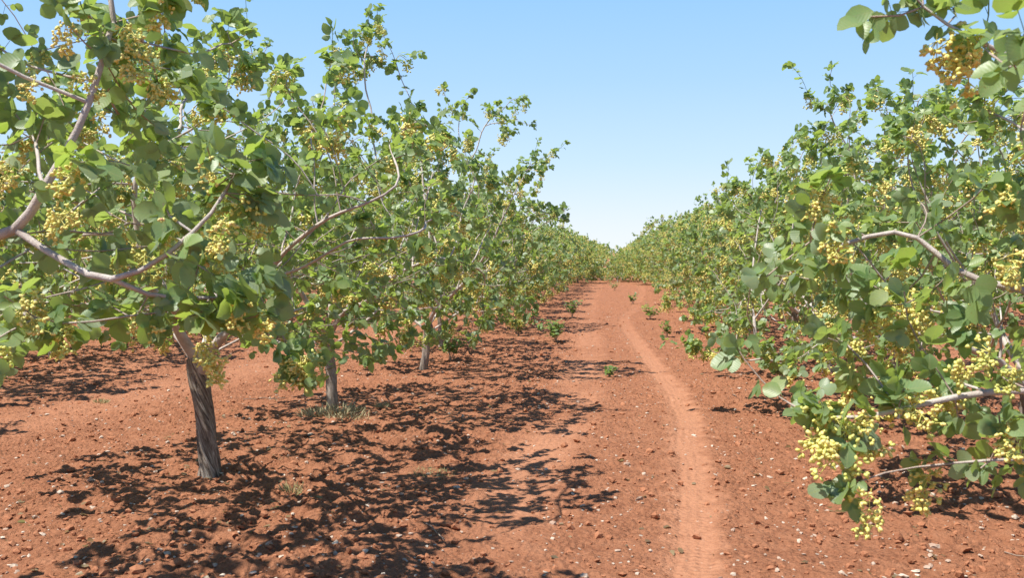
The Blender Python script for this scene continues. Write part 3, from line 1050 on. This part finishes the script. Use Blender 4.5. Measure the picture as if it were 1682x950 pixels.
R2 = hero_tree((2.70, 9.8), 23, "tall right row tree with a low branch reaching towards the lane", GROUP_R,
    blobs=[((XR, 9.8, 1.95), (1.85, 1.7, 1.25), 1.0), ((1.5, 9.7, 0.85), (0.5, 0.8, 0.3), 0.08), ((3.2, 9.2, 0.9), (0.6, 0.5, 0.3), 0.05)],
    limbs=[[P(1400, 560, 10.0), P(1330, 585, 10.0), P(1250, 597, 9.8), P(1200, 588, 9.8), P(1160, 575, 9.8)],
           [P(1250, 597, 9.8), P(1240, 560, 9.8), P(1240, 540, 9.8)]],
    extra=[(P(1143, 570, 9.8), (0.10, 0.1, 0.10), 12), (P(1370, 170, 10.0), (0.25, 0.25, 0.2), 20), (P(1510, 165, 10.0), (0.25, 0.2, 0.2), 16), (P(1230, 525, 10.0), (0.22, 0.2, 0.08), 14), (P(1285, 595, 9.7), (0.2, 0.15, 0.12), 16)],
    spray_nuts=[P(1152, 568, 9.8), P(1160, 575, 9.8), P(1238, 525, 10), P(1215, 520, 10), P(1255, 530, 10)],
    nuts=92, n_att=1100, scale=0.88, per_tip=6, fork_z=0.70, trunk_r=0.055, n_prim=5)

R3 = hero_tree((2.74, 13.2), 24, "right row tree whose pale trunk stands beside the low reaching branch", GROUP_R,
    blobs=[((XR, 13.3, 1.9), (1.75, 1.7, 1.15), 1.0), ((1.4, 13.0, 0.85), (0.5, 0.9, 0.32), 0.10), ((2.9, 12.4, 0.85), (0.7, 0.4, 0.3), 0.06)],
    nuts=92, n_att=1000, scale=0.88, per_tip=6, fork_z=0.65, trunk_r=0.055, n_prim=5)


# ---------------------------------------------------------------- repeated trees down the rows
def variant(seed, level, low=False):
    rng = np.random.default_rng(seed)
    rz = rng.uniform(1.12, 1.27)
    blobs = [((rng.uniform(-0.1, 0.1), rng.uniform(-0.1, 0.1), 0.62 + rz), (rng.uniform(1.65, 1.9), 1.8, rz), 1.0)]
    for _ in range(3):
        a = rng.uniform(0, 6.28)
        blobs.append(((0.55 * math.cos(a), 0.55 * math.sin(a), rng.uniform(2.6, 2.9)), (0.4, 0.4, 0.42), 0.04))
    for k_ in range(7):
        a = k_ * 0.9 + rng.uniform(-0.2, 0.2)
        blobs.append(((1.45 * math.cos(a), 1.45 * math.sin(a), rng.uniform(0.75, 1.0)), (0.45, 0.45, 0.35), 0.045))
    na = (1100, 800, 420)[level]
    if low:
        blobs = [((0, 0, 1.15), (1.45, 1.5, 1.05), 1.0)] + [((1.1 * math.cos(a), 1.1 * math.sin(a), 0.5), (0.5, 0.5, 0.4), 0.10) for a in range(6)]
    S = make_skeleton(rng, blobs, 0.35 if low else rng.uniform(0.6, 0.8), (rng.uniform(-.08, .08), rng.uniform(-.05, .05)), na, step=(0.10, 0.13, 0.18)[level], kill=(0.17, 0.22, 0.3)[level], trunk_r=rng.uniform(0.046, 0.058), clear=(0.1, 0.65) if low else (0.6, 0.82))
    sc = (1.02, 1.35, 2.0)[level]
    (cv, ct, cq, luv), _, tw = crown_arrays(S, rng, per_tip=(5, 4, 4)[level], scale=sc, hi=False, floor=0.05 if low else 0.3, leaflets=3 if level < 2 else 1, shoots=(0.14, 0.12, 0.12)[level])
    crown = mesh_from("crown", cv, quads=cq, vec={"luv": luv}); crown.materials.append(M_LEAF_FAR)
    tv, tq, tg, tsp = trunk_arrays(S, rng, hi=False)
    wa = wood_arrays(S, np.arange(S.fork + 1, len(S.N)), rmin=(0.0, 0.005, 0.009)[level])
    v, q, g = weld(*wa)
    trunk = mesh_from("trunk", np.concatenate([tv, v]), quads=np.concatenate([tq, q + len(tv)]), vec={"spiral": np.concatenate([tsp, v * 0.5])}, flt={"girth": np.concatenate([tg, g])})
    trunk.materials.append(M_BARK)
    spots = cluster_spots(S, rng, (180, 150, 90)[level])
    nv, ntri, nvar = stuff_nuts(spots, rng, (50, 26, 14)[level], (0.0115, 0.017, 0.028)[level], (0.042, 0.05, 0.065)[level])
    nuts = mesh_from("nut_cluster", nv, tris=ntri, flt={"nvar": nvar}); nuts.materials.append(M_NUT)
    return crown, trunk, nuts


VAR = [[variant(300 + 10 * lv + i, lv) for i in range(n)] for lv, n in enumerate((5, 4, 3))]
VAR[1].append(variant(390, 1, True)); VAR[1].append(variant(391, 1, True))
prng = np.random.default_rng(5)


def proto(v):
    root = empty("pistachio_tree", (0, 0, 0))
    obj("trunk", v[1], None, root); obj("crown", v[0], None, root)
    c = obj("nut_cluster", v[2], None, root); c['kind'] = 'stuff'
    return root


def copy_tree(o):
    c = o.copy(); COL.objects.link(c)
    for ch in o.children:
        d = ch.copy(); COL.objects.link(d); d.parent = c
    return c


used = {}


def plant(x, y, label, group, level=None, s=1.0, pick=None, rot=None):
    if level is None: level = 0 if y < 38 else (1 if y < 85 else 2)
    k = int(prng.integers((5, 4, 3)[level])) if pick is None else pick
    key = (level, k)
    if key not in used:
        used[key] = proto(VAR[level][k]); o = used[key]
    else:
        o = copy_tree(used[key])
    o.location = (x, y, gz(x, y) - 0.01 if y < 60 else 0.0)
    o.rotation_euler = (prng.normal(0, 0.02), prng.normal(0, 0.02), prng.uniform(0, 6.28) if rot is None else rot)
    ss = s * prng.uniform(0.93, 1.07)
    o.scale = (ss * prng.uniform(0.94, 1.06), ss * prng.uniform(0.94, 1.06), ss)
    tag(o, label, "tree", group)
    return o


ORD = ["first", "second", "third", "fourth", "fifth", "sixth", "seventh", "eighth", "ninth", "tenth", "eleventh", "twelfth"]
SP = 3.40
for side, X0, y0, first, grp, sc in (("left", XL, 16.8, 4, GROUP_L, 0.86), ("right", XR, 16.6, 4, GROUP_R, 0.93)):
    k = 0
    while True:
        y = y0 + k * SP
        if y > 150: break
        n_ = first + k
        if n_ < 12:
            lab = f"leafy tree, {ORD[n_]} of the {side} row counting from the camera"
        elif y < 75:
            lab = f"small tree merging into its neighbours far down the {side} row"
        else:
            lab = f"tiny tree at the vanishing end of the {side} row"
        plant(X0 + prng.normal(0, 0.10), y + prng.normal(0, 0.12), lab, grp, s=sc)
        k += 1

SIDE = [(-8.25, 6.0, 62, "second row left of the lane"), (-14.3, 10.0, 62, "third row left of the lane"), (-20.0, 16.0, 60, "fourth row left of the lane"), (-25.8, 22.0, 62, "fifth row left of the lane"),
        (8.6, 7.5, 62, "second row right of the lane"), (14.3, 12.0, 60, "third row right of the lane"), (20.1, 18.0, 60, "fourth row right of the lane")]
for X0, ya, yb, rowname in SIDE:
    y = ya + prng.uniform(0, 1.5); k = 0
    while y < yb:
        near_row = abs(X0) < 9
        lab = f"tree in the {rowname}, glimpsed behind the front row" if not (near_row and k < 8) else f"tree glimpsed behind the front row, {ORD[k]} in the {rowname}"
        plant(X0 + prng.normal(0, 0.12), y, lab, "pistachio trees in the " + rowname, level=0 if (near_row and y < 32) else 1, s=1.06 if near_row else 0.98)
        y += 3.5; k += 1


# low young trees where the lane runs out
for k, (x, y, s_, lab) in enumerate([(0.15, 54.5, 0.78, "low round tree standing square across the far end of the lane"), (2.1, 50.5, 0.98, "low tree at the lane's end, right of the round one"),
                                     (-1.9, 52.0, 0.95, "low tree at the lane's end, left of the round one"), (1.2, 56.5, 0.96, "low tree half hidden just behind and right of the round one at the lane's end"),
                                     (-0.8, 57.5, 0.92, "low tree half hidden just behind and left of the round one at the lane's end")]):
    plant(x, y, lab, "low trees closing the lane", level=1, s=s_, pick=4 + k % 2)


# far orchard that closes the horizon
def far_orchard():
    rng = np.random.default_rng(77)
    n = 26000
    Y = rng.uniform(66, 420, n) ** 1.0
    lane_x = rng.integers(-40, 41, n) * 5.72 + 2.85
    X = lane_x + rng.normal(0, 0.9, n)
    main_row = (np.abs(lane_x - 2.85) < 1) | (np.abs(lane_x + 2.87) < 1)
    ok = ~(main_row & (Y < 188)) & (np.abs(X) < 10 + Y * 0.75)
    Y = Y[ok]; X = X[ok]; n = len(X)
    h = np.abs(X - lane_x[ok])
    Z = 0.6 + rng.random(n) ** 0.7 * np.clip(2.7 - h * 0.5, 0.5, 3)
    O = np.stack([X, Y, Z], 1)
    V, T, Q, luv = build_leaves(O, rng.normal(size=(n, 3)), rng.normal(size=(n, 3)) + np.array([0, 0, 1.2]), rng.uniform(0.35, 0.75, n), rng.beta(2.5, 2.5, n), rng, hi=False)
    o = obj("distant_orchard", mesh_from("distant_orchard", V, quads=Q, vec={"luv": luv}), M_LEAF_FAR)
    tag(o, "far orchard rows that read as one green mass on the horizon", "orchard", kind="stuff")


far_orchard()


# ---------------------------------------------------------------- stones, clods
def rocks(X, Y, size, rng, tmpl=ICO1, flat=0.6, sink=0.25):
    tv, tf = tmpl
    n = len(X)
    Z, _, _ = ground_z(X, Y)
    jit = 1 + rng.normal(0, 0.20, (n, len(tv), 1))
    sx = rng.uniform(0.7, 1.25, (n, 1)); sy = rng.uniform(0.7, 1.25, (n, 1)); szz = rng.uniform(flat * 0.7, flat * 1.3, (n, 1))
    a = rng.uniform(0, 6.28, (n, 1))
    p = tv[None] * jit
    x = p[..., 0] * sx; y = p[..., 1] * sy; z = p[..., 2] * szz
    tilt = rng.normal(0, 0.3, (n, 1))
    z2 = z + x * tilt
    xr = x * np.cos(a) - y * np.sin(a); yr = x * np.sin(a) + y * np.cos(a)
    s = size[:, None]
    V = np.stack([X[:, None] + xr * s, Y[:, None] + yr * s, Z[:, None] + (z2 + flat * (1 - 2 * sink)) * s * 0.9], -1)
    F_ = (np.arange(n)[:, None, None] * len(tv) + tf[None]).reshape(-1, 3)
    return V.reshape(-1, 3), F_


def scatter(n, rng, ymax=34, ymin=3.6, power=1.6, xr=0.72):
    t = rng.random(n) ** power
    Y = ymin + t * (ymax - ymin)
    X = rng.uniform(-1, 1, n) * (1.0 + Y * xr)
    return X, Y


rng = np.random.default_rng(8)
X, Y = scatter(30000, rng, ymax=26)
pk, _, _ = lanes(X, Y)
ok = (rng.random(len(X)) > pk * 1.25) & (rng.random(len(X)) < 0.45 + 0.9 * np.abs(noise2(X * 1.3, Y * 1.3, 41)) + 0.4 * (np.abs(X - 0.1) > 1.0)) 
X, Y = X[ok], Y[ok]
V, T = rocks(X, Y, np.exp(rng.normal(math.log(0.0090), 0.55, len(X))).clip(0.0035, 0.034), rng, ICO1, 0.75)
o = obj("soil_clods", mesh_from("soil_clods", V, tris=T, smooth=False), M_CLOD)
tag(o, "loose crumbled clods of red soil", "soil", kind="stuff")

X, Y = scatter(8500, rng, ymax=34)
pk, _, _ = lanes(X, Y)
ok = rng.random(len(X)) > pk * 1.15
X, Y = X[ok], Y[ok]
V, T = rocks(X, Y, np.exp(rng.normal(math.log(0.0085), 0.45, len(X))).clip(0.004, 0.022), rng, ICO1, 0.6)
o = obj("gravel", mesh_from("gravel", V, tris=T, smooth=False), M_STONE)
tag(o, "fine pale limestone chips strewn over the red soil", "gravel", kind="stuff")


X, Y = scatter(9000, rng, ymax=26)
row = np.minimum(np.abs(X + 2.85), np.minimum(np.abs(X - 2.76), np.abs(X + 8.6)))
ok = rng.random(len(X)) < (0.08 + 0.75 * np.exp(-(row / 1.1) ** 2)) * (0.4 + 1.6 * np.clip(noise2(X * 1.1, Y * 1.1, 51) + 0.15, 0, 1))
X, Y = X[ok], Y[ok]; n = len(X)
Z, _, _ = ground_z(X, Y)
V, T, Q, luv = build_leaves(np.stack([X, Y, Z + 0.006], 1), np.stack([rng.normal(size=n), rng.normal(size=n), rng.normal(0, 0.15, n)], 1), rng.normal(0, 0.3, (n, 3)) + np.array([0, 0, 1.0]), rng.uniform(0.02, 0.055, n), rng.random(n), rng, hi=False)
M_LITTER = leaf_material("dry_leaf", (0.16, 0.10, 0.05), (0.30, 0.19, 0.09), (0.42, 0.32, 0.18), (0.35, 0.25, 0.10), veins=False, under=(0.36, 0.28, 0.18))
o = obj("leaf_litter", mesh_from("leaf_litter", V, quads=Q, vec={"luv": luv}), M_LITTER)
tag(o, "dry brown leaves fallen under the tree rows", "leaf litter", kind="stuff")


def ground_at(px, py):
    d = _CR @ np.array([(px - 841) / F, -(py - 475) / F, -1.0])
    p = np.array([0, 0, EYE]) + d * (EYE / -d[2])
    return p[0], p[1]


def stone(px, py, size, label, rng, group=None):
    x, y = ground_at(px, py)
    v, t = rocks(np.array([0.0]), np.array([0.0]), np.array([size]), rng, ICO2 if size > 0.02 else ICO1, 0.55)
    v[:, 2] -= gz(0, 0)
    o = obj("stone", mesh_from("stone", v, tris=t, smooth=False), M_STONE)
    o.location = (x, y, gz(x, y))
    tag(o, label, "stone", group)
    return o


rs = np.random.default_rng(99)
for px, py, s, lab in [
    (304, 655 + 130, 0.020, "chalky white stone just left of the nearest whole trunk's foot"),
    (22, 915, 0.026, "flat tan stone in the lower left corner of the photo"),
    (150, 795, 0.022, "whitish stone on shaded soil at the far left below the side lane"),
    (262, 905, 0.018, "small tan stone near the bottom edge, below the nearest whole trunk"),
    (550, 898, 0.019, "bright white stone near the bottom edge amid branch shadows"),
    (440, 905, 0.020, "pale stone left of the bright white one near the bottom edge"),
    (850, 773, 0.020, "white stone on the shadowed soil beside the faint left rut"),
    (975, 722, 0.016, "small round white stone between the two ruts"),
    (840, 915, 0.014, "small pale pebble at the bottom edge left of the main rut"),
    (1430, 862, 0.020, "white stone below the low hanging sprig on the right"),
    (1535, 895, 0.026, "largest pale stone in the lower right, right of the hanging sprig"),
    (1528, 915, 0.018, "flat white stone just below the largest pale one at lower right"),
    (1480, 885, 0.018, "whitish stone left of the largest pale one at lower right"),
    (1668, 845, 0.026, "whitish stone at the right frame edge in leaf shade"),
    (1505, 940, 0.022, "grey-white stone touching the bottom frame edge at right"),
    (1225, 823, 0.013, "small white stone just right of the main tyre rut"),
    (1258, 855, 0.013, "tan pebble right of the main rut, nearest to the camera there"),
    (1320, 803, 0.015, "pale stone on sunlit soil under the right branch tips"),
    (485, 872, 0.018, "cream stone lying between two dark shadow bands below the trunk"),
    (880, 700, 0.015, "pale stone at the edge of the shade left of the faint rut"),
    (77, 678, 0.022, "pale stone on the sunlit side lane at far left"),
    (190, 667, 0.018, "chalky stone further along the sunlit side lane"),
]:
    stone(px, py, s, lab, rs, "loose limestone stones")
# more loose stones that nothing tells apart
cnt = 0
while cnt < 110:
    px = rs.uniform(0, 1682); py = rs.uniform(600, 948)
    x, y = ground_at(px, py)
    if lanes(np.array([x]), np.array([y]))[0][0] > 0.3: continue
    stone(px, py, float(rs.uniform(0.010, 0.018)), "thumb-sized pale stone lying loose among many like it", rs, "small loose stones")
    cnt += 1


# ---------------------------------------------------------------- weeds, suckers, twigs
def sucker(px, py, height, width, label, seed, cat="plant", name="seedling", nuts=0, nleaf=26, warm=0.0):
    """A low leafy shoot: a few stems from one foot, trifoliate leaves."""
    rng = np.random.default_rng(seed)
    x, y = ground_at(px, py)
    root = empty(name, (x, y, gz(x, y) - 0.005))
    tag(root, label, cat, "low plants on the orchard floor")
    A, B, O, D = [], [], [], []
    nleaf = int(nleaf * 1.8); width *= 1.15
    ns = max(4, int(nleaf / 9))
    for s in range(ns):
        a = rng.uniform(0, 6.28); sp = rng.uniform(0.1, 1.0)
        tip = np.array([math.cos(a) * width * 0.5 * sp, math.sin(a) * width * 0.5 * sp, height * rng.uniform(0.55, 1.0)])
        prev = np.zeros(3)
        for t in np.linspace(0.2, 1, 5):
            q = np.array([tip[0] * t ** 1.2, tip[1] * t ** 1.2, tip[2] * t ** 0.9]) + rng.normal(0, 0.004, 3)
            A.append(prev); B.append(q); prev = q
            if t > 0.3:
                for _ in range(max(1, int(nleaf / (ns * 3.5)))):
                    O.append(q); D.append(norm(np.array([rng.normal(), rng.normal(), rng.uniform(-0.2, 0.7)])))
    O = np.array(O); D = np.array(D); n = len(O)
    L = rng.uniform(0.045, 0.075, n) * (0.75 + height)
    V, T, Q, luv = build_leaves(O + D * 0.01, D, rng.normal(0, 0.45, (n, 3)) + np.array([0, 0, 1.0]), L, np.clip(rng.beta(2, 3, n) + warm, 0, 0.98), rng, hi=True)
    obj("foliage", mesh_from("foliage", V, tris=T, quads=Q, vec={"luv": luv}), M_WEED, root)
    sv, sq = sticks(A, B, 0.0035, 0.0025)
    obj("stem", mesh_from("stem", sv, quads=sq, flt={"girth": np.full(len(sv), 0.004)}), M_BARK, root)
    for k in range(nuts):
        o = bpy.data.objects.new("nut_cluster", NUTS[k % len(NUTS)]); COL.objects.link(o); o.parent = root
        o.location = (rng.normal(0, width * 0.2), rng.normal(0, width * 0.2), height * 0.8)
    return root


sucker(913, 560, 0.42, 0.62, "dark leafy sapling beside the faint left rut", 1, nleaf=110)
sucker(852, 553, 0.42, 0.50, "yellowish sprout with nuts left of the dark leafy sapling", 2, nleaf=60, nuts=4, warm=0.35)
sucker(940, 522, 0.42, 0.40, "bright green seedling higher up the lane's left edge", 3, nleaf=70, warm=0.12)
sucker(1000, 617, 0.12, 0.16, "tiny green weed in the middle of the lane", 4, nleaf=36, warm=0.2, name="weed")
sucker(1096, 553, 0.32, 0.26, "small grey-green sprout on the lane's right edge", 5, nleaf=44)
sucker(1068, 528, 0.42, 0.46, "yellowish sprout on the lane's right edge further away", 6, nleaf=60, warm=0.35, nuts=2)
sucker(1040, 500, 0.36, 0.34, "small seedling standing far down the lane's middle", 7, nleaf=44)
sucker(740, 590, 0.45, 0.48, "dark leafy sucker right of the crooked slim trunk", 8, nleaf=80)
sucker(672, 547, 0.30, 0.34, "small dark plant seen left above the crooked slim trunk", 9, nleaf=50)
sucker(1280, 628, 0.40, 0.42, "dark leafy sucker under the low reaching right branch", 10, nleaf=90)
sucker(1010, 478, 0.4, 0.5, "yellow-green sprout at the far pale end of the lane", 13, nleaf=40, warm=0.3)
sucker(780, 505, 0.5, 0.5, "green sucker under the far left row crowns", 14, nleaf=60)


def tuft(px, py, rad, hgt, n, label, seed, mat, name="grass_tuft"):
    rng = np.random.default_rng(seed)
    x, y = ground_at(px, py)
    a = rng.uniform(0, 6.28, n); rr = rad * np.sqrt(rng.random(n))
    bx = x + rr * np.cos(a); by = y + rr * np.sin(a)
    bz, _, _ = ground_z(bx, by)
    d = norm(np.stack([np.cos(a) * 0.5 + rng.normal(0, 0.4, n), np.sin(a) * 0.5 + rng.normal(0, 0.4, n), rng.uniform(0.5, 1.3, n)], 1))
    L = hgt * rng.uniform(0.5, 1.1, n)
    O = np.stack([bx - x, by - y, bz - gz(x, y) - 0.004], 1)
    V, T, Q, luv = build_leaves(O, d, rng.normal(size=(n, 3)), L, rng.random(n), rng, hi=False, wid=0.12)
    o = obj(name, mesh_from(name, V, quads=Q, vec={"luv": luv}), mat)
    o.location = (x, y, gz(x, y))
    tag(o, label, "grass", "low plants on the orchard floor")


tuft(545, 684, 0.30, 0.10, 480, "pale dry grass tuft around the slim pale trunk's foot", 31, M_DRY)
tuft(572, 694, 0.20, 0.08, 160, "small dry tuft in front and right of the big dry one", 32, M_DRY)
tuft(712, 778, 0.17, 0.035, 260, "low grey-green weed patch in the shade right of the nearest whole trunk", 33, M_GRASS)
tuft(628, 672, 0.07, 0.06, 220, "sparse dry grass right of the slim pale trunk", 34, M_DRY)
tuft(166, 660, 0.07, 0.06, 90, "faint green grass tuft on the sunlit side lane", 35, M_GRASS)
tuft(480, 806, 0.06, 0.07, 80, "little dull grass sprig in shade below the nearest whole trunk", 36, M_GRASS)


def twig(px, py, L, ang, label, seed):
    rng = np.random.default_rng(seed)
    x, y = ground_at(px, py)
    A, B = [], []
    q = np.array([0, 0, 0.012]); d = np.array([math.cos(ang), math.sin(ang), 0.0])
    for s in range(8):
        d = norm(d + np.array([rng.normal(0, 0.18), rng.normal(0, 0.18), rng.normal(0, 0.05)]))
        q2 = q + d * L / 8
        q2[2] = max(0.006, gz(x + q2[0], y + q2[1]) - gz(x, y) + 0.010)
        A.append(q); B.append(q2); q = q2
        if rng.random() < 0.4:
            e = norm(d + rng.normal(0, 0.7, 3)) * 0.06
            A.append(q2); B.append(q2 + np.array([e[0], e[1], abs(e[2])]))
    v, q4 = sticks(A, B, 0.0045, 0.0038, 5)
    o = obj("dead_twig", mesh_from("dead_twig", v, quads=q4), M_TWIG)
    o.location = (x, y, gz(x, y))
    tag(o, label, "twig", "dead twigs on the soil")


twig(400, 657, 0.45, 0.15, "long thin dead twig on the sunlit side lane", 41)
twig(700, 865, 0.35, -0.6, "thin dead twig on soil near the bottom, left of the main rut", 42)
twig(1650, 905, 0.5, -0.9, "bent dead twig near the lower right corner", 43)
print("objects", len(bpy.data.objects))
